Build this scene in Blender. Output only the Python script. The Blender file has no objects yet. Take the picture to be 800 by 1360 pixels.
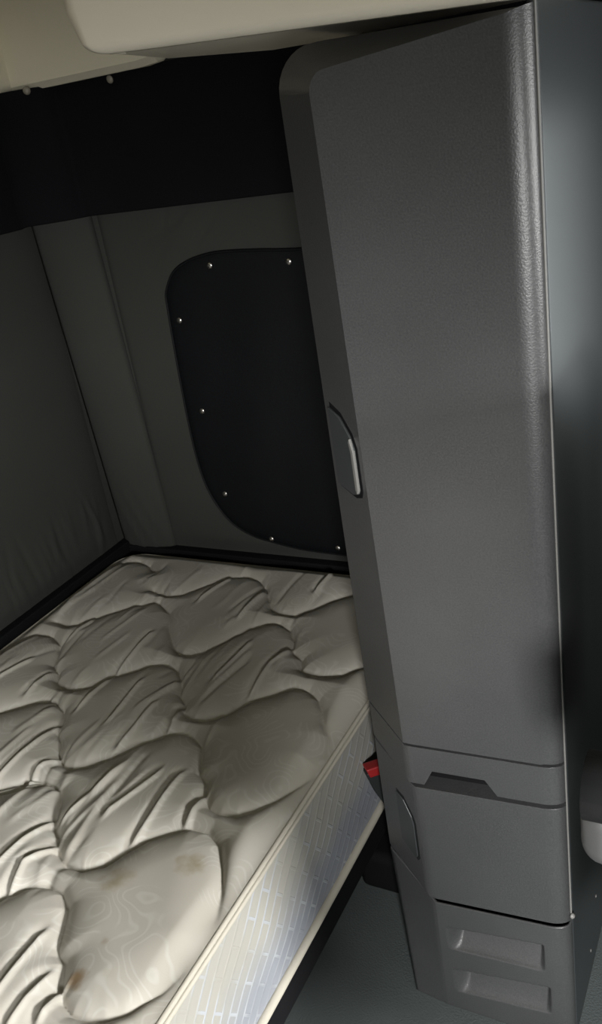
import bpy, bmesh, math, random
import numpy as np
from mathutils import Vector, Matrix
random.seed(7)
S = bpy.context.scene
COL = S.collection
PI = math.pi

# ------------------------------------------------------------------ materials
def nodes_of(name):
    m = bpy.data.materials.new(name); m.use_nodes = True
    nt = m.node_tree
    return m, nt, nt.nodes['Principled BSDF']

def N(nt, typ, **kw):
    n = nt.nodes.new(typ)
    for k, v in kw.items():
        if k in n.inputs.keys() if isinstance(k, str) else False:
            n.inputs[k].default_value = v
        else:
            setattr(n, k, v)
    return n

def rgba(c): return (c[0], c[1], c[2], 1)

def plastic(name, col, rough=.5, grain=900., bump=.15, spec=.5, var=.12, dist=.0006, blotch=6., speck=0.):
    m, nt, b = nodes_of(name)
    tc = N(nt, 'ShaderNodeTexCoord')
    n1 = N(nt, 'ShaderNodeTexNoise'); n1.inputs['Scale'].default_value = grain; n1.inputs['Detail'].default_value = 2
    n2 = N(nt, 'ShaderNodeTexNoise'); n2.inputs['Scale'].default_value = blotch; n2.inputs['Detail'].default_value = 4
    nt.links.new(tc.outputs['Object'], n1.inputs['Vector']); nt.links.new(tc.outputs['Object'], n2.inputs['Vector'])
    mx = N(nt, 'ShaderNodeMix', data_type='RGBA')
    mx.inputs['A'].default_value = rgba([c * (1 - var) for c in col]); mx.inputs['B'].default_value = rgba([c * (1 + var) for c in col])
    av = N(nt, 'ShaderNodeMath', operation='MULTIPLY_ADD'); av.inputs[1].default_value = speck; nt.links.new(n1.outputs['Fac'], av.inputs[0])
    sb = N(nt, 'ShaderNodeMath', operation='SUBTRACT'); sb.inputs[1].default_value = speck * .5; nt.links.new(n2.outputs['Fac'], sb.inputs[0]); nt.links.new(sb.outputs[0], av.inputs[2])
    nt.links.new(av.outputs[0], mx.inputs['Factor'])
    nt.links.new(mx.outputs['Result'], b.inputs['Base Color'])
    bp = N(nt, 'ShaderNodeBump'); bp.inputs['Strength'].default_value = bump; bp.inputs['Distance'].default_value = dist
    nt.links.new(n1.outputs['Fac'], bp.inputs['Height']); nt.links.new(bp.outputs['Normal'], b.inputs['Normal'])
    b.inputs['Roughness'].default_value = rough
    b.inputs['Specular IOR Level'].default_value = spec
    return m

def cloth(name, col, rough=.95, scale=700., bump=.3, var=.1, sheen=.0, dist=.0008):
    m = plastic(name, col, rough, scale, bump, .15, var, dist)
    b = m.node_tree.nodes['Principled BSDF']
    b.inputs['Sheen Weight'].default_value = sheen
    return m

M = {}
M['grey_plastic'] = plastic('grained grey plastic', (.0585, .0592, .0608), .34, 420, .35, .75, .20, .0007, 6., 2.2)
M['panel_plastic'] = plastic('satin grey plastic', (.046, .050, .052), .36, 800, .10, .5, .06, .0005)
M['dark_plastic'] = plastic('dark plastic', (.016, .017, .018), .55, 600, .15, .3)
M['black'] = plastic('black void plastic', (.006, .006, .007), .8, 400, .1, .15)
M['bead'] = plastic('light grey bead', (.22, .215, .205), .45, 500, .05, .4, .04)
M['cream'] = plastic('cream moulded plastic', (.74, .69, .57), .6, 500, .1, .3, .04)
M['headliner'] = cloth('headliner cream vinyl', (.74, .69, .54), .8, 500, .2, .06)
M['wall_cloth'] = cloth('grey wall upholstery', (.044, .045, .041), .95, 900, .3, .10)
M['black_cloth'] = cloth('black lining', (.005, .005, .0065), .95, 900, .2, .2)
M['black_vinyl'] = plastic('black window vinyl', (.0045, .005, .0062), .6, 300, .25, .2, .2, .0015, 9)
M['steel'] = plastic('snap steel', (.62, .60, .57), .28, 300, .02, .5)
M['steel'].node_tree.nodes['Principled BSDF'].inputs['Metallic'].default_value = 1
M['carpet'] = cloth('dark floor mat', (.085, .098, .098), .95, 260, .6, .2, 0, .002)
M['seat_cloth'] = cloth('seat cloth', (.03, .033, .036), .95, 500, .5, .2)
M['red'] = plastic('red push button', (.26, .012, .014), .4, 300, .02, .5)
M['piping'] = cloth('cream welt', (.43, .405, .345), .8, 500, .3, .06)
M['clip_beige'] = plastic('dull beige clip', (.24, .22, .18), .4, 500, .05, .5)
M['grey_trim'] = plastic('light grey trim', (.06, .06, .06), .45, 600, .1, .4)

def mattress_top_material():
    m, nt, b = nodes_of('quilted damask')
    tc = N(nt, 'ShaderNodeTexCoord'); L = nt.links.new
    # damask figure: thin contour lines of a warped noise
    n = N(nt, 'ShaderNodeTexNoise'); n.inputs['Scale'].default_value = 13.; n.inputs['Detail'].default_value = .6
    L(tc.outputs['Object'], n.inputs['Vector'])
    k = N(nt, 'ShaderNodeMath', operation='MULTIPLY'); k.inputs[1].default_value = 15.; L(n.outputs['Fac'], k.inputs[0])
    f = N(nt, 'ShaderNodeMath', operation='PINGPONG'); f.inputs[1].default_value = .5; L(k.outputs[0], f.inputs[0])
    r = N(nt, 'ShaderNodeMapRange'); r.inputs['From Min'].default_value = .20; r.inputs['From Max'].default_value = .05
    L(f.outputs[0], r.inputs['Value'])
    pm = N(nt, 'ShaderNodeTexNoise'); pm.inputs['Scale'].default_value = 17.; pm.inputs['Detail'].default_value = 0
    L(tc.outputs['Object'], pm.inputs['Vector'])
    r2 = N(nt, 'ShaderNodeMapRange'); r2.inputs['From Min'].default_value = .42; r2.inputs['From Max'].default_value = .50
    L(pm.outputs['Fac'], r2.inputs['Value'])
    mm = N(nt, 'ShaderNodeMath', operation='MULTIPLY'); L(r.outputs['Result'], mm.inputs[0]); L(r2.outputs['Result'], mm.inputs[1])
    mx = N(nt, 'ShaderNodeMix', data_type='RGBA'); mx.inputs['A'].default_value = (.475, .455, .41, 1); mx.inputs['B'].default_value = (.522, .51, .47, 1)
    L(mm.outputs[0], mx.inputs['Factor'])
    # grime
    g = N(nt, 'ShaderNodeTexNoise'); g.inputs['Scale'].default_value = 5; g.inputs['Detail'].default_value = 5
    L(tc.outputs['Object'], g.inputs['Vector'])
    mg = N(nt, 'ShaderNodeMix', data_type='RGBA', blend_type='MULTIPLY'); mg.inputs['B'].default_value = (.80, .78, .74, 1)
    L(g.outputs['Fac'], mg.inputs['Factor']); L(mx.outputs['Result'], mg.inputs['A'])
    last = mg.outputs['Result']
    sn = N(nt, 'ShaderNodeTexNoise'); sn.inputs['Scale'].default_value = 38; sn.inputs['Detail'].default_value = 3
    L(tc.outputs['Object'], sn.inputs['Vector'])
    for (x, y, rad, amt, col) in [(-.826, .692, .032, .75, (.25, .21, .12)), (-.737, .752, .026, .8, (.25, .20, .11)),
                                  (-.775, .534, .016, .85, (.21, .13, .055)), (-.773, .590, .013, .9, (.22, .16, .08)),
                                  (-.736, .557, .014, .35, (.3, .24, .12)), (-.915, .569, .020, .45, (.22, .19, .13))]:
        d = N(nt, 'ShaderNodeVectorMath', operation='DISTANCE'); d.inputs[1].default_value = (x, y, .485)
        L(tc.outputs['Object'], d.inputs[0])
        a = N(nt, 'ShaderNodeMath', operation='MULTIPLY_ADD'); a.inputs[1].default_value = rad * 1.6; L(sn.outputs['Fac'], a.inputs[0]); L(d.outputs['Value'], a.inputs[2])
        mr = N(nt, 'ShaderNodeMapRange', interpolation_type='SMOOTHSTEP'); mr.inputs['From Min'].default_value = rad * 1.9; mr.inputs['From Max'].default_value = rad * .9
        mr.inputs['To Max'].default_value = amt
        L(a.outputs[0], mr.inputs['Value'])
        ms = N(nt, 'ShaderNodeMix', data_type='RGBA'); ms.inputs['B'].default_value = rgba(col)
        L(mr.outputs['Result'], ms.inputs['Factor']); L(last, ms.inputs['A']); last = ms.outputs['Result']
    L(last, b.inputs['Base Color'])
    b.inputs['Roughness'].default_value = .62; b.inputs['Specular IOR Level'].default_value = .3
    w = N(nt, 'ShaderNodeTexNoise'); w.inputs['Scale'].default_value = 500; L(tc.outputs['Object'], w.inputs['Vector'])
    bp = N(nt, 'ShaderNodeBump'); bp.inputs['Strength'].default_value = .12; bp.inputs['Distance'].default_value = .0006
    L(w.outputs['Fac'], bp.inputs['Height']); L(bp.outputs['Normal'], b.inputs['Normal'])
    return m
M['quilt'] = mattress_top_material()

def border_material():
    m, nt, b = nodes_of('mattress border damask'); L = nt.links.new
    tc = N(nt, 'ShaderNodeTexCoord')
    mp = N(nt, 'ShaderNodeSeparateXYZ'); L(tc.outputs['Object'], mp.inputs[0])
    # slanted brick figure in the (y, z) plane of the border
    cy = N(nt, 'ShaderNodeCombineXYZ'); L(mp.outputs['Y'], cy.inputs['X']); L(mp.outputs['Z'], cy.inputs['Y'])
    cb = N(nt, 'ShaderNodeVectorRotate', rotation_type='Z_AXIS'); cb.inputs['Angle'].default_value = -.64; L(cy.outputs[0], cb.inputs['Vector'])
    br = N(nt, 'ShaderNodeTexBrick'); br.inputs['Scale'].default_value = 1.
    br.inputs['Brick Width'].default_value = .085; br.inputs['Row Height'].default_value = .024; br.inputs['Mortar Size'].default_value = .0032
    br.inputs['Mortar Smooth'].default_value = .6
    L(cb.outputs[0], br.inputs['Vector'])
    nz = N(nt, 'ShaderNodeTexNoise'); nz.inputs['Scale'].default_value = 12; nz.inputs['Detail'].default_value = 3; L(tc.outputs['Object'], nz.inputs['Vector'])
    mr = N(nt, 'ShaderNodeMapRange'); mr.inputs['From Min'].default_value = .40; mr.inputs['From Max'].default_value = .58; L(nz.outputs['Fac'], mr.inputs['Value'])
    fm = N(nt, 'ShaderNodeMath', operation='MULTIPLY'); L(br.outputs['Fac'], fm.inputs[0]); L(mr.outputs['Result'], fm.inputs[1])
    # cream upper margin, cooler lower field
    cz = N(nt, 'ShaderNodeMapRange', interpolation_type='SMOOTHSTEP'); cz.inputs['From Min'].default_value = .33; cz.inputs['From Max'].default_value = .44
    zz = N(nt, 'ShaderNodeMath', operation='MULTIPLY_ADD'); zz.inputs[1].default_value = .09; L(nz.outputs['Fac'], zz.inputs[0]); L(mp.outputs['Z'], zz.inputs[2])
    L(zz.outputs[0], cz.inputs['Value'])
    base = N(nt, 'ShaderNodeMix', data_type='RGBA'); base.inputs['A'].default_value = (.25, .265, .295, 1); base.inputs['B'].default_value = (.33, .32, .285, 1)
    L(cz.outputs['Result'], base.inputs['Factor'])
    mx = N(nt, 'ShaderNodeMix', data_type='RGBA'); mx.inputs['B'].default_value = (.37, .385, .41, 1)
    L(base.outputs['Result'], mx.inputs['A']); L(fm.outputs[0], mx.inputs['Factor'])
    L(mx.outputs['Result'], b.inputs['Base Color'])
    b.inputs['Roughness'].default_value = .6
    bp = N(nt, 'ShaderNodeBump'); bp.inputs['Strength'].default_value = .3; bp.inputs['Distance'].default_value = .002
    L(br.outputs['Fac'], bp.inputs['Height']); L(bp.outputs['Normal'], b.inputs['Normal'])
    return m
M['border'] = border_material()

# ------------------------------------------------------------------ helpers
def link(name, me, mat, parent=None, smooth=True):
    o = bpy.data.objects.new(name, me); COL.objects.link(o)
    if mat: me.materials.append(M[mat])
    if smooth:
        for p in me.polygons: p.use_smooth = True
    if parent: o.parent = parent
    return o

def mesh(name, V, F, mat, parent=None, smooth=True, bevel=0, seg=2, angle=35, sub=0):
    me = bpy.data.meshes.new(name); me.from_pydata([tuple(v) for v in V], [], F)
    bm = bmesh.new(); bm.from_mesh(me); bmesh.ops.recalc_face_normals(bm, faces=bm.faces); bm.to_mesh(me); bm.free()
    o = link(name, me, mat, parent, smooth)
    if bevel:
        md = o.modifiers.new('bevel', 'BEVEL'); md.width = bevel; md.segments = seg; md.limit_method = 'ANGLE'; md.angle_limit = math.radians(angle)
        md.harden_normals = False
    if sub:
        md = o.modifiers.new('sub', 'SUBSURF'); md.levels = sub; md.render_levels = sub
    if smooth and not sub:
        wn = o.modifiers.new('wn', 'WEIGHTED_NORMAL'); wn.keep_sharp = True
    return o

def box(name, lo, hi, mat, parent=None, bevel=0.004, seg=2, smooth=True):
    (a, b, c), (d, e, f) = lo, hi
    V = [(x, y, z) for x in (a, d) for y in (b, e) for z in (c, f)]
    F = [(0, 1, 3, 2), (4, 6, 7, 5), (0, 4, 5, 1), (2, 3, 7, 6), (0, 2, 6, 4), (1, 5, 7, 3)]
    return mesh(name, V, F, mat, parent, smooth, bevel, seg)

def empty(name, loc=(0, 0, 0)):
    o = bpy.data.objects.new(name, None); COL.objects.link(o); o.location = loc; o.empty_display_size = .05
    return o

def thing(o, label, cat, group=None):
    o['label'] = label; o['category'] = cat
    if group: o['group'] = group
    return o

def structure(o):
    o['kind'] = 'structure'; return o

def keep(o, parent):
    """parent while staying where it was built"""
    o.parent = parent; o.matrix_parent_inverse = Matrix.Translation(parent.location).inverted(); return o

def tube(name, pts, rad, mat, parent=None, sides=10, closed=False):
    P = [Vector(p) for p in pts]; n = len(P); V = []; F = []
    up = None
    for i in range(n):
        a = P[i - 1] if (i > 0 or closed) else P[i]; b = P[(i + 1) % n] if (i < n - 1 or closed) else P[i]
        t = (b - a).normalized()
        if up is None:
            up = Vector((0, 0, 1)) if abs(t.z) < .9 else Vector((1, 0, 0))
        u = (up - t * up.dot(t)).normalized(); w = t.cross(u); up = u
        for k in range(sides):
            A = 2 * PI * k / sides
            V.append(P[i] + (u * math.cos(A) + w * math.sin(A)) * rad)
    m = n if closed else n - 1
    for i in range(m):
        for k in range(sides):
            j = (i + 1) % n
            F.append((i * sides + k, i * sides + (k + 1) % sides, j * sides + (k + 1) % sides, j * sides + k))
    if not closed:
        F.append(tuple(range(sides))); F.append(tuple((n - 1) * sides + k for k in range(sides)))
    return mesh(name, V, F, mat, parent)

def prism(name, pts2, frame, depth, mat, parent=None, bevel=.0015, seg=2):
    """pts2: outline; frame: (origin, u, v, n) ; extruded from n*depth[0] to n*depth[1]"""
    o, u, v, n = frame
    V = [o + u * p[0] + v * p[1] + n * d for d in depth for p in pts2]
    k = len(pts2)
    F = [tuple(range(k)), tuple(range(k, 2 * k))] + [(i, (i + 1) % k, k + (i + 1) % k, k + i) for i in range(k)]
    return mesh(name, V, F, mat, parent, True, bevel, seg)

def smooth_closed(pts, n=6):
    """Catmull-Rom through a closed list of 2-D points"""
    out = []; k = len(pts)
    for i in range(k):
        p0, p1, p2, p3 = [np.array(pts[(i + j - 1) % k], float) for j in range(4)]
        for s in range(n):
            t = s / n
            out.append(tuple(.5 * (2 * p1 + (p2 - p0) * t + (2 * p0 - 5 * p1 + 4 * p2 - p3) * t * t + (3 * p1 - p0 - 3 * p2 + p3) * t ** 3)))
    return out

def crisp(o, deg):
    bm = bmesh.new(); bm.from_mesh(o.data)
    for e in bm.edges:
        if len(e.link_faces) == 2 and e.calc_face_angle(0) > math.radians(deg): e.smooth = False
    bm.to_mesh(o.data); bm.free()

def grid_mesh(name, X, Y, Z, mat, parent=None):
    n, m = X.shape
    V = np.stack([X, Y, Z], -1).reshape(-1, 3)
    idx = np.arange(n * m).reshape(n, m)
    F = np.stack([idx[:-1, :-1], idx[1:, :-1], idx[1:, 1:], idx[:-1, 1:]], -1).reshape(-1, 4)
    me = bpy.data.meshes.new(name)
    me.vertices.add(len(V)); me.vertices.foreach_set('co', V.astype(np.float32).ravel())
    me.loops.add(F.size); me.loops.foreach_set('vertex_index', F.astype(np.int32).ravel())
    me.polygons.add(len(F)); me.polygons.foreach_set('loop_start', np.arange(0, F.size, 4, dtype=np.int32))
    me.polygons.foreach_set('loop_total', np.full(len(F), 4, np.int32))
    me.update(calc_edges=True); me.validate()
    return link(name, me, mat, parent)

def sstep(a, b, x):
    t = np.clip((x - a) / (b - a), 0, 1); return t * t * (3 - 2 * t)

# ------------------------------------------------------------------ dimensions (metres; floor z = 0, eye 1.48 m)
XR, YS = -1.58, 1.70          # rear wall, passenger-side wall
YD, XF, ZC = -.68, 1.50, 1.95   # driver-side wall, windscreen wall, ceiling
T = .06

# ------------------------------------------------------------------ cab shell
structure(box('floor', (XR - T, YD - T, -.06), (XF + T, YS + T, 0), 'carpet', bevel=0))
structure(box('ceiling', (XR - T, YD - T, ZC), (XF + T, YS + T, ZC + .06), 'headliner', bevel=0))

def wall_with_hole(name, axis, pos, thick, a0, a1, z0, z1, hole, mat):
    """wall normal to axis 0 (x) or 1 (y); hole = (h0, h1, hz0, hz1) or None"""
    V = []; F = []
    def q(x0, x1, zz0, zz1):
        i = len(V)
        for (s, zz) in ((x0, zz0), (x1, zz0), (x1, zz1), (x0, zz1)):
            for d in (0, thick):
                p = [0, 0, zz]; p[axis] = pos + d; p[1 - axis] = s; V.append(tuple(p))
        F.extend([(i, i + 2, i + 4, i + 6), (i + 1, i + 7, i + 5, i + 3), (i, i + 1, i + 3, i + 2), (i + 2, i + 3, i + 5, i + 4), (i + 4, i + 5, i + 7, i + 6), (i + 6, i + 7, i + 1, i)])
    if hole:
        h0, h1, g0, g1 = hole
        q(a0, h0, z0, z1); q(h1, a1, z0, z1); q(h0, h1, z0, g0); q(h0, h1, g1, z1)
    else: q(a0, a1, z0, z1)
    return structure(mesh(name, V, F, mat, None, False))

WS = (-.45, 1.15, .98, 1.50)       # windscreen opening (y, z)
DW = (.05, .75, .75, 1.50)        # driver door window (x, z)
PW = (-.10, .70, .88, 1.42)       # passenger door window (x, z)
wall_with_hole('wall_front', 0, XF, T, YD, YS, 0, ZC, WS, 'dark_plastic')
wall_with_hole('wall_driver', 1, YD - T, T, XR - T, XF + T, 0, ZC, DW, 'wall_cloth')
wall_with_hole('wall_passenger', 1, YS, T, XR - T, XF + T, 0, ZC, PW, 'wall_cloth')
structure(box('wall_rear', (XR - T, YD, 0), (XR, YS, ZC), 'wall_cloth', bevel=0))
for i, (nm, lo, hi) in enumerate([('window_1', (WS[0], WS[1]), (XF, WS[2], WS[3])), ('window_2', (DW[0], DW[1]), (YD, DW[2], DW[3])), ('window_3', (PW[0], PW[1]), (YS, PW[2], PW[3]))]):
    a0, a1 = lo; pos, z0, z1 = hi
    ax = 0 if i == 0 else 1
    r = .022
    pts = [(a0, z0), (a1, z0), (a1, z1), (a0, z1)]
    P3 = [((pos, a, z) if ax == 0 else (a, pos, z)) for a, z in pts]
    structure(tube(nm, P3, r, 'black', sides=8, closed=True))

# upholstered corner: soft padded pillar between rear and passenger walls
def corner_pad():
    nz, ns = 60, 14
    X = np.zeros((nz, ns)); Y = X.copy(); Z = X.copy()
    for i in range(nz):
        z = .47 + (1.62 - .47) * i / (nz - 1); t = i / (nz - 1)
        ax, ay = XR + .004, 1.690 - .055 * t
        bx, by = -1.405 - .035 * t, YS - .004
        for j in range(ns):
            s = j / (ns - 1)
            bul = .020 * (math.sin(PI * s) ** .6)
            nx, ny = (by - ay), -(bx - ax); L = math.hypot(nx, ny); nx, ny = nx / L, ny / L
            wr = .004 * math.sin(26 * (s + z * 2.2)) * math.exp(-((z - .55) / .09) ** 2) * math.sin(PI * s)
            X[i, j] = ax + (bx - ax) * s + nx * (bul + wr); Y[i, j] = ay + (by - ay) * s + ny * (bul + wr); Z[i, j] = z
    o = grid_mesh('trim_1', X, Y, Z, 'wall_cloth')
    md = o.modifiers.new('solid', 'SOLIDIFY'); md.thickness = .006; md.offset = 1
    return structure(o)
corner_pad()

# padded upholstery skins on the two walls (soft quilting, seams)
def skin_side():
    x = np.linspace(-1.425, .0, 240); z = np.linspace(.475, 1.36, 150)
    X, Z = np.meshgrid(x, z, indexing='ij')
    seam = .006 * np.exp(-((X + 1.425) / .012) ** 2)
    puff = .010 * (1 - np.exp(-(X + 1.425) / .05)) * sstep(.475, .53, Z)
    rng = np.random.RandomState(3)
    w = np.zeros_like(X)
    for k in range(9):
        cx, cz, a = rng.uniform(-1.28, -1.12), rng.uniform(1.24, 1.33), rng.uniform(.3, 1.2)
        u = (X - cx) * math.cos(a) + (Z - cz) * math.sin(a); v = -(X - cx) * math.sin(a) + (Z - cz) * math.cos(a)
        w += .0016 * np.exp(-(u / .05) ** 2 - (v / .006) ** 2) * rng.choice([-1, 1])
    Yv = YS - .003 - puff + seam - w
    o = grid_mesh('trim_2', X, Yv, Z, 'wall_cloth'); structure(o)
def skin_rear():
    y = np.linspace(.0, 1.66, 240); z = np.linspace(.475, 1.36, 150)
    Yv, Z = np.meshgrid(y, z, indexing='ij')
    puff = .012 * (1 - np.exp(-(1.66 - Yv) / .05)) * sstep(.475, .54, Z)
    w = np.zeros_like(Yv)
    rng = np.random.RandomState(5)
    for k in range(26):
        c = rng.uniform(1.25, 1.62); zc = rng.uniform(.53, .64); t = rng.uniform(-.25, .1)
        u = (Yv - c) - t * (Z - zc)
        w += .0022 * np.exp(-(u / .006) ** 2 - ((Z - zc) / .05) ** 2) * rng.choice([-1, 1])
    X = XR + .003 + puff + w
    structure(grid_mesh('trim_3', X, Yv, Z, 'wall_cloth'))
skin_side(); skin_rear()

# black upper lining that wraps the corner above z = 1.335
def lining():
    pts = [(XR + .020, -.60), (XR + .020, 1.60)]
    for j in range(9):
        s = j / 8; bul = .030 * math.sin(PI * s) ** .7
        pts.append((XR + .020 + .135 * s + .6 * bul, 1.60 + .080 * s - .6 * bul))
    pts += [(-1.30, YS - .020), (-.56, YS - .020), (-.02, YS - .020)]
    z0, z1 = 1.335, 1.610; V = []; F = []
    n = len(pts)
    zs = [z0, z0 + .004, z0 + .1, 1.5, 1.58, z1]
    for z in zs:
        for (x, y) in pts: V.append((x, y, z))
    for a in range(len(zs) - 1):
        for i in range(n - 1): F.append((a * n + i, a * n + i + 1, (a + 1) * n + i + 1, (a + 1) * n + i))
    o = mesh('trim_4', V, F, 'black_cloth'); md = o.modifiers.new('solid', 'SOLIDIFY'); md.thickness = .012; md.offset = 0
    o.modifiers.move(len(o.modifiers) - 1, 0)
    structure(o)
lining()

# black strips in place of the shadowed gap between mattress and wall upholstery
structure(box('trim_5', (XR, .0, .30), (XR + .030, YS, .492), 'black', bevel=.004))
structure(box('trim_6', (XR + .03, YS - .030, .30), (-.56, YS, .482), 'black', bevel=.004))

# cream cove along the top of the passenger wall
def cove():
    V = []; F = []
    prof = [(YS - .030, 1.607), (YS - .055, 1.606), (YS - .072, 1.618), (YS - .080, 1.645), (YS - .088, 1.74), (YS - .12, 1.84), (YS - .22, ZC - .004), (YS - .03, ZC - .004)]
    xs = [XR + .004, -1.5, -1.3, -1.17, -1.135, -1.120, -1.113]
    lift = [0, 0, 0, 0, .004, .014, .03]
    inset = [0, 0, 0, 0, .006, .02, .035]
    n = len(prof)
    for x, l, d in zip(xs, lift, inset):
        for k, (y, z) in enumerate(prof):
            V.append((x, min(y + (d if k < 6 else 0), YS - .028), z + (l if k < 3 else 0)))
    for a in range(len(xs) - 1):
        for k in range(n): F.append((a * n + k, a * n + (k + 1) % n, (a + 1) * n + (k + 1) % n, (a + 1) * n + k))
    F.append(tuple(range(n))); F.append(tuple((len(xs) - 1) * n + k for k in range(n)))
    structure(mesh('trim_7', V, F, 'headliner', None, True, .006, 3))
    V = []; F = []
    for y in (YD, .4, 1.2, YS - .03):
        for (q, z) in prof: V.append((XR + (YS - q), y, z))
    for a in range(3):
        for k in range(n): F.append((a * n + k, a * n + (k + 1) % n, (a + 1) * n + (k + 1) % n, (a + 1) * n + k))
    F.append(tuple(range(n))); F.append(tuple(3 * n + k for k in range(n)))
    structure(mesh('trim_8', V, F, 'headliner', None, True, .006, 3))
cove()

# ------------------------------------------------------------------ snap clips under the cove
def dome(name, c, nrm, r, mat, parent=None, flat=.6, seg=16, rings=6):
    nrm = Vector(nrm).normalized(); u = nrm.orthogonal().normalized(); w = nrm.cross(u); c = Vector(c)
    V = [c + nrm * r * flat]; F = []
    for i in range(1, rings + 1):
        A = PI / 2 * i / rings
        for k in range(seg):
            B = 2 * PI * k / seg
            V.append(c + (u * math.cos(B) + w * math.sin(B)) * r * math.sin(A) + nrm * r * flat * math.cos(A))
    for k in range(seg): F.append((0, 1 + k, 1 + (k + 1) % seg))
    for i in range(rings - 1):
        for k in range(seg):
            a = 1 + i * seg; b = a + seg
            F.append((a + k, b + k, b + (k + 1) % seg, a + (k + 1) % seg))
    F.append(tuple(1 + (rings - 1) * seg + k for k in range(seg)))
    return mesh(name, V, F, mat, parent)

for (p, nv, lab) in [((-1.272, YS - .034, 1.598), (0, -1, -.25), 'small cream clip button under the cream headliner, nearer the wardrobe'),
                     ((-1.462, 1.622, 1.606), (.5, -.85, -.1), 'small cream clip button under the cream headliner, in the rear corner')]:
    t = empty('clip_button', p)
    keep(dome('cap', p, nv, .0085, 'clip_beige', None, .7), t)
    e = Vector(nv).normalized()
    keep(dome('stem', Vector(p) - e * .034, e, .005, 'dark_plastic', None, 6.8), t)
    thing(t, lab, 'clip', 'clip buttons under the headliner')

# ------------------------------------------------------------------ bed platform
t = empty('bed_platform', (-1.1, .64, 0))
keep(box('base', (-1.53, -.36, 0), (-.722, YS - .035, .15), 'black', bevel=.004), t)
keep(box('board', (-1.545, -.38, .15), (-.648, YS - .035, .228), 'black', bevel=.006), t)
thing(t, 'black bed platform under the quilted mattress', 'bed base')
t = box('floor_duct', (-.715, 1.19, 0), (-.560, 1.68, .10), 'black', bevel=.02, seg=4)
thing(t, 'low black plastic duct on the floor between bed and wardrobe', 'duct')

# ------------------------------------------------------------------ mattress
STITCH = [
 [(-1.475,1.288),(-1.43,1.281),(-1.401,1.301),(-1.373,1.345),(-1.33,1.392),(-1.277,1.429),(-1.223,1.395),(-1.189,1.343),(-1.156,1.304),(-1.126,1.272),(-1.097,1.255),(-1.068,1.256),(-1.05,1.273),(-1.031,1.304),(-1.013,1.338),(-.989,1.377),(-.964,1.401),(-.936,1.408),(-.902,1.394),(-.873,1.356),(-.857,1.317),(-.824,1.295),(-.808,1.261),(-.778,1.248),(-.75,1.248),(-.717,1.259),(-.692,1.293),(-.66,1.34)],
 [(-1.526,1.153),(-1.51,1.198),(-1.482,1.23),(-1.441,1.236),(-1.4,1.215),(-1.376,1.175),(-1.359,1.143),(-1.326,1.123),(-1.31,1.099),(-1.279,1.083),(-1.247,1.078),(-1.213,1.106),(-1.193,1.143),(-1.164,1.17),(-1.136,1.2),(-1.103,1.214),(-1.072,1.205),(-1.044,1.179),(-1.027,1.152),(-1.014,1.13),(-.986,1.107),(-.97,1.08),(-.943,1.067),(-.916,1.069),(-.884,1.092),(-.862,1.141),(-.827,1.167),(-.806,1.19),(-.792,1.201),(-.762,1.2),(-.731,1.181),(-.709,1.152),(-.691,1.119),(-.671,1.092)],
 [(-1.32,1.47),(-1.265,1.456),(-1.236,1.469),(-1.198,1.521),(-1.157,1.559),(-1.114,1.579),(-1.073,1.568),(-1.04,1.539),(-1.019,1.508),(-.987,1.464),(-.955,1.445),(-.92,1.443),(-.892,1.469),(-.861,1.515),(-.823,1.553),(-.78,1.575),(-.73,1.56),(-.69,1.51),(-.665,1.47)],
 [(-1.348,.971),(-1.324,1.0),(-1.298,1.028),(-1.26,1.036),(-1.223,1.02),(-1.199,.988),(-1.183,.957),(-1.161,.94),(-1.137,.908),(-1.109,.886),(-1.083,.881),(-1.058,.893),(-1.034,.917),(-1.017,.945),(-1.004,.968),(-.985,.989),(-.961,1.016),(-.938,1.027),(-.912,1.023),(-.882,1.004),(-.863,.974),(-.844,.939),(-.819,.922),(-.797,.887),(-.783,.874),(-.758,.867),(-.727,.87),(-.703,.89),(-.684,.919),(-.672,.948)],
 [(-1.166,.786),(-1.144,.81),(-1.119,.832),(-1.093,.838),(-1.063,.827),(-1.043,.805),(-1.028,.778),(-1.009,.752),(-.987,.738),(-.964,.708),(-.934,.694),(-.903,.695),(-.874,.714),(-.86,.745),(-.841,.779),(-.814,.803),(-.785,.826),(-.754,.826),(-.722,.808),(-.693,.768),(-.672,.731)],
 [(-.986,.602),(-.962,.638),(-.935,.653),(-.904,.649),(-.876,.629),(-.859,.599),(-.843,.569),(-.835,.561),(-.817,.554),(-.801,.528),(-.78,.506),(-.758,.497),(-.736,.498),(-.71,.507),(-.688,.526),(-.677,.546),(-.663,.566)],
]
A_ = np.array((.340, -.012)); B_ = np.array((.170, -.191))
t2, t3 = np.array(STITCH[3]), np.array(STITCH[4])
unit2 = t2[3:18]; unit3 = t3[3:18]        # crest to crest
LINES = [np.array(c) for c in STITCH]
LINES += [unit2 - A_, np.vstack([unit2[-1] - A_, t2[:4]]), unit3 - A_, np.vstack([unit3[-1] - A_, t3[:4]]), unit3 - 2 * A_]
LINES += [np.vstack([np.array(STITCH[5])[:1] - (.03, .05), np.array(STITCH[5])[:1]]), unit2 - A_ * 1 + (2 * B_ - A_), unit2 - 2 * A_ + (2 * B_ - A_)]
LINES += [np.array(STITCH[2])[:8] - (.34, -.012)]
for r in range(1, 5):
    d = (2 * B_ - A_) * r
    for k in (-3, -2, -1, 0, 1):
        if r > 1: LINES.append(unit2 + d + k * A_)
        LINES.append(unit3 + d + k * A_)
LINES += [np.array([(-.671, 1.092), (-.655, 1.05)]), np.array([(-.672, .948), (-.655, .985)]), np.array([(-.672, .731), (-.655, .69)]), np.array([(-.663, .566), (-.652, .60)])]
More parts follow.
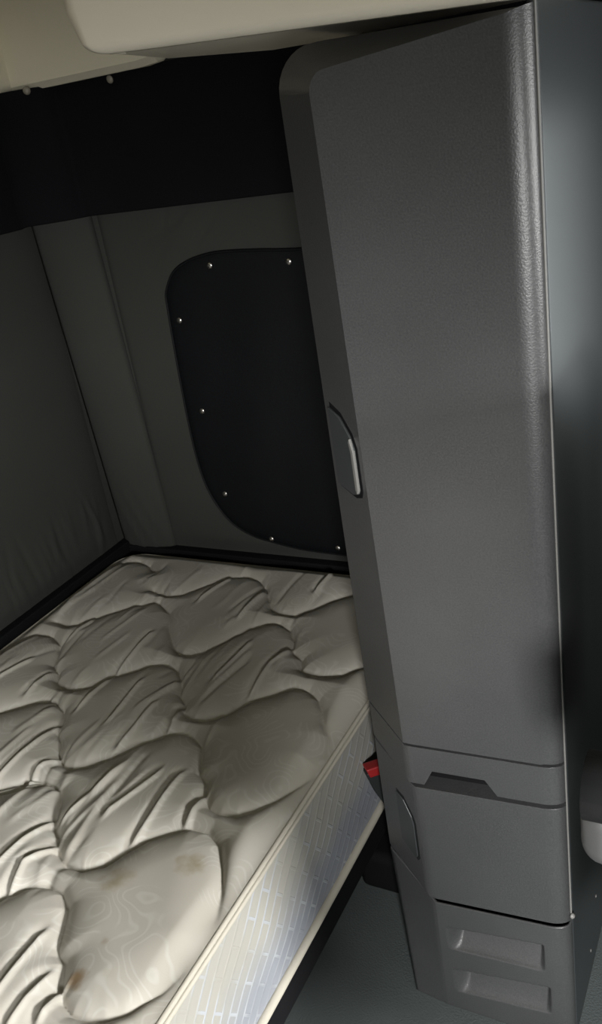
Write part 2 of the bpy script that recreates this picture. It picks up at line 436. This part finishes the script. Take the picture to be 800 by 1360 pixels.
SEG = np.array([(c[i], c[i + 1]) for c in LINES for i in range(len(c) - 1)])
RIDGE = [[(-1.193,.813),(-1.192,.891),(-1.194,.963)],[(-1.188,1.15),(-1.191,1.215),(-1.198,1.285)],[(-1.329,1.046),(-1.332,1.094)],[(-1.028,.966),(-1.028,1.006),(-1.032,1.063)],[(-1.132,.826),(-1.138,.856),(-1.123,.886)],[(-.855,.772),(-.855,.819),(-.863,.908)],[(-.82,.46),(-.818,.515)],[(-1.029,.646),(-1.027,.703),(-1.019,.749)],[(-.978,.618),(-.992,.666),(-.972,.708)],[(-.795,.835),(-.8,.886)],[(-1.03,1.405),(-1.031,1.505)],[(-.863,1.158),(-.87,1.245),(-.859,1.308)],[(-.905,1.546),(-.902,1.606)],[(-.964,1.029),(-.976,1.079)],[(-1.383,1.234),(-1.382,1.306)],[(-1.183,1.034),(-1.187,1.11)],[(-.983,.833),(-.98,.892)],[(-.862,.476),(-.87,.565)],[(-1.09,1.011),(-1.106,1.118)],[(-.999,.773),(-.981,.872)],[(-1.163,1.449),(-1.147,1.542)],[(-.787,.481),(-.789,.512)],[(-.957,1.183),(-.95,1.294)],[(-1.425,1.061),(-1.406,1.123)],[(-.929,.804),(-.902,.896)]]

MX0, MX1, MY0, MY1, MZ0, MZ1 = -1.535, -.645, -.36, 1.645, .228, .480
def seg_dist(px, py, seg):
    best = np.full(px.shape, 9.)
    for (a, b) in seg:
        lo = np.minimum(a, b) - .12; hi = np.maximum(a, b) + .12
        m = (px > lo[0]) & (px < hi[0]) & (py > lo[1]) & (py < hi[1])
        if not m.any(): continue
        x = px[m]; y = py[m]; d = b - a; L2 = max(d @ d, 1e-9)
        t = np.clip(((x - a[0]) * d[0] + (y - a[1]) * d[1]) / L2, 0, 1)
        best[m] = np.minimum(best[m], np.hypot(x - a[0] - t * d[0], y - a[1] - t * d[1]))
    return best

RC = .07
def half_rect(y):
    """left and right limits of the rounded plan at y"""
    d = np.minimum(y - MY0, MY1 - y)
    i = np.where(d < RC, RC - np.sqrt(np.maximum(RC * RC - (RC - d) ** 2, 0)), 0)
    return MX0 + i, MX1 - i * .35

def mattress_top(parent):
    ys = np.concatenate([np.linspace(MY0, .36, 90, endpoint=False), np.linspace(.36, MY1, 500)])
    us = np.linspace(0, 1, 340)
    xl, xr = half_rect(ys)
    X = xl[:, None] + (xr - xl)[:, None] * us[None, :]; Y = np.repeat(ys[:, None], len(us), 1)
    d = seg_dist(X, Y, SEG)
    H = .0125 * (1 - np.exp(-d / .0075)) + .0125 * np.sin(np.minimum(d / .075, 1) * PI / 2)
    Z = H.copy()
    # puckers and folds running along the length of the bed
    rng = np.random.RandomState(11)
    folds = []
    for c in RIDGE: folds.append((np.array(c), rng.uniform(.0055, .0075), .0046, True))
    for k in range(150):
        x = rng.uniform(-1.5, -.86); y = rng.uniform(-.3, 1.6)
        if y < .78 and x > -.9: continue
        Lh = rng.uniform(.03, .07)
        tilt = rng.normal(0, .12)
        folds.append((np.array([(x - tilt * Lh, y - Lh), (x, y), (x + tilt * Lh, y + Lh)]), rng.uniform(.0015, .0032) * rng.choice([1, 1, -1]), rng.uniform(.005, .009), False))
    for c, amp, wid, strong in folds:
        lo = c.min(0) - .05; hi = c.max(0) + .05
        m = (X > lo[0]) & (X < hi[0]) & (Y > lo[1]) & (Y < hi[1])
        if not m.any(): continue
        px, py = X[m], Y[m]
        yy, xx = c[:, 1], c[:, 0]; o = np.argsort(yy); xc = np.interp(py, yy[o], xx[o])
        y0, y1 = yy.min(), yy.max(); e = np.maximum(np.maximum(y0 - py, py - y1), 0)
        env = np.exp(-(e / .018) ** 2)
        s = px - xc
        prof = np.exp(-(s / wid) ** 2)
        if strong: prof = prof - .75 * np.exp(-((s + 2.3 * wid) / (1.7 * wid)) ** 2)
        Z[m] += amp * prof * env
    # gentle sag and border roll
    Z += .006 * np.sin(X * 5 + 1) * np.sin(Y * 4)
    ed = np.minimum(np.minimum(X - xl[:, None], xr[:, None] - X), np.minimum(Y - MY0, MY1 - Y))
    Z = MZ1 - .006 + (Z - .002) * sstep(0, .05, ed)
    # close up: a narrow skirt hides under the welt
    o = grid_mesh('quilted_top', X, Y, Z, 'quilt', parent)
    return o

def plan_outline(inset=0, n=10):
    pts = []
    # counter-clockwise from front edge
    x0, x1, y0, y1 = MX0 + inset, MX1 - inset, MY0 + inset, MY1 - inset
    for (cx, cy, a0, rx) in ((x1 - RC * .35, y0 + RC, -PI / 2, RC * .35), (x1 - RC * .35, y1 - RC, 0, RC * .35), (x0 + RC, y1 - RC, PI / 2, RC), (x0 + RC, y0 + RC, PI, RC)):
        for k in range(n + 1):
            A = a0 + PI / 2 * k / n
            pts.append((cx + rx * math.cos(A), cy + RC * math.sin(A)))
    return pts

def densify(p, step=.02):
    out = []
    for i in range(len(p)):
        a, b = np.array(p[i]), np.array(p[(i + 1) % len(p)]); k = max(1, int(np.hypot(*(b - a)) / step))
        for j in range(k): out.append(tuple(a + (b - a) * j / k))
    return out

mt = empty('mattress', (-1.09, .64, MZ0))
keep(mattress_top(None), mt)
ol = densify(plan_outline(), .012)
def border():
    nz = 14; V = []; F = []; n = len(ol); c = np.array((-1.09, .64))
    for a in range(nz):
        t = a / (nz - 1); z = MZ0 + (MZ1 - .008 - MZ0) * t
        bul = .006 * math.sin(PI * t)
        for i, p in enumerate(ol):
            p = np.array(p); q = np.array(ol[(i + 1) % n]); d = q - p; L = max(np.hypot(*d), 1e-6); nr = np.array((d[1], -d[0])) / L
            wv = .0015 * math.sin(p[1] * 31 + 5 * t) * math.sin(PI * t)
            V.append((p[0] + nr[0] * (bul + wv), p[1] + nr[1] * (bul + wv), z))
    for a in range(nz - 1):
        for i in range(n): F.append((a * n + i, a * n + (i + 1) % n, (a + 1) * n + (i + 1) % n, (a + 1) * n + i))
    F.append(tuple(range(n)))
    me = bpy.data.meshes.new('side_border'); me.from_pydata(V, [], F)
    return link('side_border', me, 'border')
keep(border(), mt)
keep(tube('piping', [(x, y, MZ1 - .0095) for x, y in densify(plan_outline(-.001), .02)], .0045, 'piping', sides=8, closed=True), mt)
keep(tube('piping', [(x, y, MZ1 - .019) for x, y in densify(plan_outline(-.003), .02)], .0042, 'piping', sides=8, closed=True), mt)
keep(tube('piping', [(x, y, MZ0 + .009) for x, y in densify(plan_outline(-.004), .02)], .0085, 'piping', sides=8, closed=True), mt)
thing(mt, 'stained cream quilted mattress with a scalloped stitch pattern', 'mattress')

# ------------------------------------------------------------------ window cover on the passenger wall
wc = [(-.62,1.215),(-.75,1.222),(-.913,1.226),(-.997,1.231),(-1.082,1.234),(-1.131,1.231),(-1.184,1.219),(-1.227,1.197),(-1.256,1.156),(-1.261,1.122),(-1.267,1.006),(-1.271,.865),(-1.27,.757),(-1.26,.677),(-1.239,.62),(-1.204,.571),(-1.155,.541),(-1.103,.527),(-1.021,.513),(-.939,.508),(-.78,.505),(-.64,.515),(-.595,.56),(-.585,.86),(-.590,1.17)]
t = empty('window_cover', (-.95, YS - .018, .86))
out = smooth_closed(wc, 4)
n = len(out); V = []; F = []
cx, cz = -.93, .87
rings = 16
for r in range(rings + 1):
    s = r / rings
    for (x, z) in out:
        X = cx + (x - cx) * s; Z = cz + (z - cz) * s
        y = YS - .020 - .006 * (1 - s ** 6) + .0025 * math.sin(9 * X + 4 * Z) * (1 - s) + .002 * math.sin(31 * X - 7 * Z) * (1 - s ** 2)
        V.append((X, y, Z))
for r in range(rings):
    for i in range(n): F.append((r * n + i, r * n + (i + 1) % n, (r + 1) * n + (i + 1) % n, (r + 1) * n + i))
V += [(x, YS - .012, z) for (x, z) in out]
k0 = (rings + 1) * n
for i in range(n): F.append((rings * n + i, rings * n + (i + 1) % n, k0 + (i + 1) % n, k0 + i))
keep(mesh('cover_sheet', V, F, 'black_vinyl'), t)
hem = tube('hem', [(cx + (x - cx) * .992, YS - .0215, cz + (z - cz) * .992) for x, z in out], .0028, 'black_vinyl', sides=6, closed=True)
keep(hem, t)
for (x, z) in [(-1.121,1.205),(-.925,1.2),(-1.231,1.088),(-1.22,.869),(-1.203,.653),(-1.092,.537),(-.911,.528)]:
    keep(dome('snap', (x, YS - .024, z), (0, -1, 0), .0075, 'steel', None, .55), t)
thing(t, 'black vinyl window cover held by small steel snaps on the grey side wall', 'window cover')

# ------------------------------------------------------------------ wardrobe
WX0, WX1, WYF, WYB = -.565, -.240, 1.000, YS - .035
wd = empty('wardrobe', (-.40, 1.33, 0))
def W(o): return keep(o, wd)
# carcass set back behind the doors
V = []; F = []
W(box('carcass', (WX0 + .006, 1.074, 0.0), (WX1 - .012, WYB, 1.535), 'dark_plastic', None, .004))
# right-hand side panel facing the seat
W(box('side_panel', (WX1 - .012, 1.022, 0.0), (WX1, WYB, 1.550), 'panel_plastic', None, .005, 3))
W(tube('trim_bead', [(WX1 - .001, 1.0150 + .0001 * i, 1.546 - (1.546 - .29) * i / 12) for i in range(13)], .0014, 'bead', sides=8))
W(dome('bead_end', (WX1 + .001, 1.014, .288), (1, -.6, .4), .0045, 'bead', None, .9))

def xin(z): return float(np.interp(z, [0, .25, .58, 1.5], [-.458, -.464, -.482, -.493]))
XRI = -.2725   # where the right edge starts to round
def profile(z, nr=7):
    """plan profile of the front at height z: chamfer on the left, flat face, rounded right edge"""
    xi = xin(z)
    p = [(WX0 + .0, 1.070), (WX0 + .001, 1.064)]
    for k in range(1, 9): p.append((WX0 + (xi - WX0) * k / 9, 1.064 - .064 * k / 9))
    p.append((xi, 1.0))
    for k in range(1, 16): p.append((xi + (XRI - xi) * k / 16, 1.0))
    for k in range(nr + 1):
        A = PI / 2 * k / nr
        p.append((XRI + .031 * math.sin(A), 1.0175 - .0175 * math.cos(A)))
    p.append((XRI + .031, 1.070))
    return p

def front_panel(name, ztop, zbot, mat='grey_plastic', extra=(), bevel=.0022):
    """ztop, zbot: functions of x. extra: x columns to insert on the flat face"""
    base = profile((ztop(-.37) + zbot(-.37)) / 2)
    cols = []
    for (x, y) in base: cols.append((x, y))
    for x in extra: cols.append((x, 1.0))
    # order along the profile
    left = [c for c in cols if c[1] > 1.0001 and c[0] < -.4]; flat = sorted([c for c in cols if c[1] <= 1.0001]); right = [c for c in cols if c[1] > 1.0001 and c[0] >= -.4]
    cols = left + flat + right
    V = []; F = []; n = len(cols)
    for (x, y) in cols:
        V += [(x, y, zbot(x)), (x, y, ztop(x)), (x, 1.072, zbot(x)), (x, 1.072, ztop(x))]
    for i in range(n - 1):
        a, b = 4 * i, 4 * i + 4
        F += [(a, b, b + 1, a + 1), (a + 1, b + 1, b + 3, a + 3), (a + 2, a + 3, b + 3, b + 2), (a, a + 2, b + 2, b)]
    F += [(0, 1, 3, 2), (4 * n - 4, 4 * n - 2, 4 * n - 1, 4 * n - 3)]
    return W(mesh(name, V, F, mat, None, True, bevel, 2, 40))

lin = lambda x0, z0, x1, z1: (lambda x: z0 + (z1 - z0) * (x - x0) / (x1 - x0))
def pw(*pts):
    xs = [p[0] for p in pts]; zs = [p[1] for p in pts]
    return lambda x: float(np.interp(x, xs, zs))

# upper door: inner face contour and outer contour, left/top chamfer, rounded right edge
def upper_door():
    zb = pw((WX0, .600), (-.479, .580), (-.25, .590))
    inner = []; outer = []; kind = []
    nb = 14
    # bottom, left to right
    for k in range(nb + 1):
        x = xin(.58) + (XRI - xin(.58)) * k / nb
        inner.append((x, zb(x))); outer.append((x, zb(x))); kind.append('b')
    inner[0] = (xin(.58), zb(xin(.58)))
    # right side upwards
    for k in range(0, 31):
        z = zb(XRI) + .002 + (1.534 - zb(XRI)) * k / 30
        inner.append((XRI, z)); outer.append((XRI + .031, z + .0065 * k / 30)); kind.append('r')
    # top, right to left
    for k in range(0, 15):
        s = k / 14; x = XRI - .002 + (-.468 - XRI) * s
        inner.append((x, 1.5362 - .0182 * s)); outer.append((-.2445 + (-.505 + .2445) * s, 1.5430 + .0065 * s)); kind.append('t')
    # rounded upper left corner
    for k in range(1, 8):
        A = PI / 2 * k / 8
        inner.append((-.470 - .0225 * math.sin(A), 1.4955 + .0225 * math.cos(A)))
        outer.append((-.512 - .053 * math.sin(A), 1.4985 + .051 * math.cos(A))); kind.append('t')
    # left, downwards
    for k in range(0, 25):
        z = 1.495 + (zb(xin(.58)) - 1.495) * k / 24
        zo = 1.498 + (zb(WX0) - 1.498) * k / 24
        inner.append((xin(z), z)); outer.append((WX0, zo)); kind.append('t')
    inner.pop(); outer.pop(); kind.pop()
    n = len(inner); K = 7
    V = []; F = []
    # bottom-left: the chamfer bottom edge comes from the first column
    outer[0] = (WX0, zb(WX0))
    kind[0] = 't'
    for k in range(K + 1):
        s = k / K
        for i in range(n):
            (xi, zi), (xo, zo) = inner[i], outer[i]
            if kind[i] == 'r':
                a = math.sin(s * PI / 2); d = .0175 * (1 - math.cos(s * PI / 2)); V.append((xi + (xo - xi) * a, 1.0 + d, zi + (zo - zi) * a))
            elif kind[i] == 'b':
                V.append((xi, 1.0 + .006 * s, zi - 0 * s))
            else:
                V.append((xi + (xo - xi) * s, 1.0 + .064 * s, zi + (zo - zi) * s))
    for i in range(n): V.append((outer[i][0], 1.072, outer[i][1]))
    for k in range(K + 1):
        for i in range(n): F.append((k * n + i, k * n + (i + 1) % n, (k + 1) * n + (i + 1) % n, (k + 1) * n + i))
    F.append(tuple(range(n))); F.append(tuple((K + 1) * n + i for i in range(n)))
    o = mesh('upper_door', V, F, 'grey_plastic', None, True, 0); crisp(o, 25)
    return W(o)
ud = upper_door()

def chamfer_frame(z0):
    xi = xin(z0); a = Vector((xi, 1.0, 0)); b = Vector((WX0, 1.064, 0)); u = (b - a).normalized(); nrm = Vector((u.y, -u.x, 0))
    if nrm.y > 0: nrm = -nrm
    return (a, u, Vector((0, 0, 1)), nrm), (b - a).length
def sub(o, parent):
    o.parent = parent; o.matrix_parent_inverse = Matrix.Identity(4); return o

# pull handle on the chamfer of the upper door
fr, wl = chamfer_frame(1.04)
gap = [(.084, 1.112), (.050, 1.104), (.020, 1.081), (.011, 1.062), (.011, .998), (.016, .988), (.034, .982), (.084, .986)]
h = W(prism('pull_handle', gap, fr, (-.004, .0006), 'black', None, .0004, 1))
lever = [(.083, 1.105), (.050, 1.098), (.0245, 1.077), (.0155, 1.060), (.0155, 1.000), (.020, .993), (.036, .988), (.083, .991)]
def under(o, par):
    o.parent = par; o.matrix_parent_inverse = par.matrix_parent_inverse.copy(); 
    o.matrix_parent_inverse = (Matrix.Translation(wd.location)).inverted() @ Matrix.Identity(4); o.matrix_parent_inverse = Matrix.Identity(4)
    return o
under(prism('lever', lever, fr, (.0006, .0045), 'panel_plastic', None, .0012), h)
edge = [(.0225, 1.0745), (.0150, 1.058), (.0145, 1.001), (.0185, .9945), (.0225, .9995), (.0225, 1.054), (.0265, 1.069)]
lp = under(prism('bright_edge', edge, fr, (.0020, .0062), 'bead', None, .0008), h)

# strip between the doors with a finger recess cut in its lower edge
zt_strip = pw((WX0, .5955), (-.479, .5755), (-.25, .5855))
zb_strip = pw((WX0, .5300), (-.484, .5030), (-.455, .5045), (-.440, .5345), (-.357, .5385), (-.339, .5120), (-.25, .5170))
front_panel('drawer_rail', zt_strip, zb_strip, extra=(-.455, -.440, -.357, -.339))
W(box('finger_recess', (-.465, 1.030, .49), (-.33, 1.0735, .56), 'black', None, .002))
# lower door
zt_low = pw((WX0, .5225), (-.484, .4955), (-.25, .5090))
zb_low = pw((WX0, .2890), (-.462, .2590), (-.25, .2770))
ld = front_panel('lower_door', zt_low, zb_low, bevel=.004)
fr2, wl2 = chamfer_frame(.38)
lt = W(prism('latch', [(.062, .452), (.040, .448), (.018, .424), (.012, .410), (.012, .335), (.020, .325), (.062, .340)], fr2, (-.003, .0004), 'dark_plastic', None, .0004, 1))
under(prism('lever', [(.061, .447), (.041, .443), (.022, .421), (.0165, .408), (.0165, .339), (.022, .331), (.061, .345)], fr2, (.0004, .0030), 'panel_plastic', None, .0012), lt)

# kick panel with two scooped vents, fine grid
def kick_panel():
    prof = profile(.12)
    # x/y columns, refined on the flat face
    flat = [(x, 1.0) for x in np.linspace(xin(.12), XRI, 190)]
    cols = [p for p in prof if p[1] > 1.0001 and p[0] < -.4] + flat + [p for p in prof if p[1] > 1.0001 and p[0] >= -.4]
    zt = pw((WX0, .2795), (-.462, .2500), (-.25, .2680))
    rows = np.linspace(0, 1, 170)
    X = np.zeros((len(cols), len(rows))); Y = X.copy(); Z = X.copy()
    for i, (x, y) in enumerate(cols):
        f = 1 - rows
        if y > 1.0001 and x < -.4:
            w_ = (y - 1.0) / .064
            X[i] = x + .040 * w_ * f; Y[i] = y - .056 * min(w_, 1) * f
        else: X[i] = x; Y[i] = y
        Z[i] = rows * zt(x)
    def scoop(cxl, cxr, zlt, zlb, zrt, zrb, D):
        nonlocal Y
        s = (X - cxl) / (cxr - cxl)
        top = zlt + (zrt - zlt) * s; bot = zlb + (zrb - zlb) * s
        t = (Z - bot) / (top - bot)
        # rounded left end, crisp right end
        e = np.minimum(sstep(0, .16, s), sstep(1., .93, s))
        prof = np.where(t < .90, np.clip(t / .90, 0, 1) ** .7, np.clip((1 - t) / .10, 0, 1))
        prof = np.where((t <= 0) | (t >= 1), 0, prof)
        Y = Y + D * prof * np.where((s > 0) & (s < 1), e, 0)
    scoop(-.450, -.281, .198, .146, .222, .160, .034)
    scoop(-.446, -.274, .098, .042, .126, .062, .034)
    o = grid_mesh('kick_panel', X, Y, Z, 'grey_plastic')
    md = o.modifiers.new('solid', 'SOLIDIFY'); md.thickness = .004; md.offset = -1
    return W(o)
kick_panel()
for (y, z) in [(1.20, .135), (1.145, .06)]:
    W(dome('screw', (WX1, y, z), (1, 0, 0), .003, 'bead', None, .5))
thing(wd, 'tall dark grey plastic wardrobe with doors standing between bed and seat', 'wardrobe')

# ------------------------------------------------------------------ overhead cabinet
def overhead():
    t = empty('overhead_cabinet', (-.4, 1.12, 1.56))
    zb = pw((-.81, 1.5795), (-.25, 1.545), (.4, 1.512))
    # shell: front face with a rounded left corner, underside running back
    V = []; F = []
    pf = []
    for k in range(9):      # rounded vertical corner in plan (front-left)
        A = PI / 2 * k / 8
        pf.append((-.800 + .030 * (1 - math.sin(A)) - .0, .970 + .030 * (1 - math.cos(A))))
    pf = [(-.800, 1.03), (-.800, 1.0)] + [(-.800 + .030 * (1 - math.cos(PI / 2 * k / 8)), 1.0 - .030 * math.sin(PI / 2 * k / 8)) for k in range(1, 9)]
    pf += [(x, .970) for x in np.linspace(-.75, .40, 14)]
    levels = []
    for k in range(6):      # rolled bottom edge
        A = PI / 2 * k / 5
        levels.append((.014 * (1 - math.sin(A)), .014 * (1 - math.cos(A))))  # (inset, rise)
    levels += [(0, .05), (0, .14), (0, .30), (.0, .37)]
    n = len(pf)
    for (ins, rise) in levels:
        for (x, y) in pf:
            f_ = min(1, max(0, (-.74 - x) / .05)); lx = .022 * (1 - min(1, rise / .06)) ** 2 * f_      # lower left corner leans in
            V.append((x + ins * f_ + lx, y + ins, zb(x) + rise))
    for a in range(len(levels) - 1):
        for i in range(n - 1): F.append((a * n + i, a * n + i + 1, (a + 1) * n + i + 1, (a + 1) * n + i))
    o = mesh('front_door', V, F, 'cream', None, True); md = o.modifiers.new('solid', 'SOLIDIFY'); md.thickness = .012; md.offset = -1
    o.modifiers.move(len(o.modifiers) - 1, 0)
    keep(o, t)
    # body behind, grey underside
    b = [(-.778, .992, 1.582), (-.60, .992, 1.572), (.40, .992, 1.562), (.40, 1.27, 1.562), (-.60, 1.27, 1.560), (-.669, 1.27, 1.563), (-.86, 1.27, 1.5815), (-.80, 1.05, 1.583)]
    V = []; k = len(b)
    b.insert(4, (-.56, 1.27, 1.560)); b.pop(5); k = len(b)
    for p in b: V.append(p)
    for (x, y, z) in b: V.append((x, y, ZC - .01))
    F = [tuple(range(k)), tuple(range(k, 2 * k))] + [(i, (i + 1) % k, k + (i + 1) % k, k + i) for i in range(k)]
    keep(mesh('cabinet_body', V, F, 'cream', None, True, .01, 3), t)
    thing(t, 'cream overhead cabinet above the dark wardrobe', 'cabinet')
overhead()

# ------------------------------------------------------------------ seat belt buckle beside the mattress
t = empty('seat_belt_buckle', (-.61, 1.15, .1))
bf = (Vector((-.606, 1.150, .343)), Vector((.72, .69, 0)).normalized(), Vector((-.25, -.12, 1)).normalized(), None)
bf = (bf[0], bf[1], bf[2], bf[1].cross(bf[2]).normalized())
keep(prism('housing', [(-.017, -.045), (.017, -.045), (.022, -.01), (.022, .036), (-.022, .036), (-.022, -.01)], bf, (-.011, .011), 'dark_plastic', None, .004, 3), t)
keep(prism('release_button', [(-.018, .026), (.018, .026), (.018, .046), (-.018, .046)], bf, (-.0125, .0125), 'red', None, .003, 3), t)
st = [bf[0] + bf[2] * -.04, Vector((-.592, 1.155, .24)), Vector((-.588, 1.16, .10)), Vector((-.588, 1.165, .002))]
V = []; F = []
for p in st:
    for s in (-1, 1):
        for d in (-1, 1): V.append(p + bf[1] * (.012 * s) + bf[3] * (.0012 * d))
for i in range(len(st) - 1):
    a = 4 * i; b = a + 4
    F += [(a, a + 1, b + 1, b), (a + 1, a + 3, b + 3, b + 1), (a + 3, a + 2, b + 2, b + 3), (a + 2, a, b, b + 2)]
keep(mesh('strap', V, F, 'black'), t)
thing(t, 'seat belt buckle with a red button between mattress and wardrobe', 'buckle')

# ------------------------------------------------------------------ seats
def rbox(name, lo, hi, mat, parent, r=.04, seg=5):
    return keep(box(name, lo, hi, mat, None, r, seg), parent)
def seat(name, y0, y1, xb, label, top=1.25, head=True):
    t = empty(name, (xb + .35, (y0 + y1) / 2, 0))
    ym = (y0 + y1) / 2
    rbox('base', (xb + .14, y0 + .08, 0), (xb + .52, y1 - .08, .34), 'dark_plastic', t, .03)
    rbox('cushion', (xb + .08, y0, .36), (xb + .60, y1, .54), 'seat_cloth', t, .06)
    # backrest: tapered towards its top
    V = []; F = []
    prof = []
    m = 40
    for zi, (z, w, x0, x1) in enumerate([(.46, .86, .02, .14), (.50, .97, .005, .17), (.62, 1.0, 0, .18), (.80, 1.0, 0, .17), (1.0, 1.0, 0, .16), (1.10, .99, .004, .15), (1.17, .93, .010, .14), (1.22, .80, .018, .125), (1.25, .58, .03, .11)]):
        z *= top / 1.25
        hw = (y1 - y0) / 2 * w; hx = (x1 - x0) / 2; cx = xb + (x0 + x1) / 2
        for k in range(m):
            A = 2 * PI * k / m; c, s = math.cos(A), math.sin(A); e = .45
            V.append((cx + hx * math.copysign(abs(c) ** e, c), ym + hw * math.copysign(abs(s) ** e, s), z))
    L = len(V) // m
    for a in range(L - 1):
        for k in range(m): F.append((a * m + k, a * m + (k + 1) % m, (a + 1) * m + (k + 1) % m, (a + 1) * m + k))
    F += [tuple(range(m)), tuple((L - 1) * m + k for k in range(m))]
    keep(mesh('backrest', V, F, 'seat_cloth'), t)
    if head:
        rbox('headrest', (xb + .03, ym - .13, top - .01), (xb + .12, ym + .13, top + .17), 'seat_cloth', t, .035)
    thing(t, label, 'seat')
    return t
ps = seat('passenger_seat', .715, 1.27, -.150, 'dark cloth seat at the right edge beside the wardrobe side panel', 1.16, False)
seat('shading_driver_seat', -.46, -.10, -.085, 'unseen dark cloth driver seat added to shade the middle of the mattress', 1.15, False)  # out-of-view seat, added and sized to block driver window light from the mattress
# armrest at the inner side of the passenger seat
keep(tube('armrest', [(-.144, .690, .853), (-.05, .690, .853), (.15, .690, .855), (.26, .690, .860)], .034, 'dark_plastic', None, 14), ps)
rbox('side_shield', (-.150, .664, .765), (.20, .712, .842), 'grey_trim', ps, .024)

# ------------------------------------------------------------------ lights: daylight through the cab windows
def area(name, loc, rot, sx, sy, power, col):
    L = bpy.data.lights.new(name, 'AREA'); L.shape = 'RECTANGLE'; L.size = sx; L.size_y = sy; L.energy = power; L.color = col
    o = bpy.data.objects.new(name, L); COL.objects.link(o); o.location = loc; o.rotation_euler = rot
    return o
cool = (.93, 1.0, 1.0); warm = (1.0, .995, .975)
def aimed(name, loc, target, sx, sy, power, col, spread):
    d = (Vector(target) - Vector(loc)).normalized()
    o = area(name, loc, d.to_track_quat('-Z', 'Y').to_euler(), sx, sy, power, col)
    o.data.spread = math.radians(spread); return o
# soft light of the whole opening, and the brighter sky above the horizon that falls inwards and down
area('windscreen_daylight', (XF + T + .01, (WS[0] + WS[1]) / 2, (WS[2] + WS[3]) / 2), (0, PI / 2, 0), WS[3] - WS[2], WS[1] - WS[0], 24, warm)
area('driver_window_daylight', ((DW[0] + DW[1]) / 2, YD - T - .01, (DW[2] + DW[3]) / 2), (PI / 2, 0, 0), DW[1] - DW[0], DW[3] - DW[2], 4.5, warm)
area('passenger_window_daylight', ((PW[0] + PW[1]) / 2, YS + T + .01, (PW[2] + PW[3]) / 2), (-PI / 2, 0, 0), PW[1] - PW[0], PW[3] - PW[2], 3.6, cool)
aimed('driver_window_sky', (.42, YD - .22, 1.32), (-.62, .32, .30), .35, .30, 28, warm, 84)
aimed('windscreen_sky', (XF + .20, .30, 1.36), (-.45, .54, .20), .5, .40, 18, warm, 64)

w = bpy.data.worlds.new('World'); S.world = w; w.use_nodes = True
bg = w.node_tree.nodes['Background']; bg.inputs['Color'].default_value = (.75, .86, .95, 1); bg.inputs['Strength'].default_value = .6

# ------------------------------------------------------------------ camera
cam = bpy.data.cameras.new('camera'); co = bpy.data.objects.new('camera', cam); COL.objects.link(co)
R = [[0.8820258536202853, 0.44643774111731416, -0.1507439446594032], [-0.062067697241350805, 0.4272034864234957, 0.9020226062282287], [-0.4670952734770105, 0.7862509297251611, -0.4045138823350278]]
m3 = Matrix((R[0], R[1], [-v for v in R[2]])).transposed()
co.matrix_world = Matrix.Translation((0, 0, 1.48)) @ m3.to_4x4()
cam.sensor_fit = 'AUTO'; cam.sensor_width = 36; cam.lens = 1189.47 / 1360 * 36; cam.clip_start = .02
S.camera = co
S.view_settings.view_transform = 'Standard'; S.view_settings.look = 'None'; S.view_settings.gamma = 1; S.view_settings.exposure = 0
S.view_settings.use_curve_mapping = False
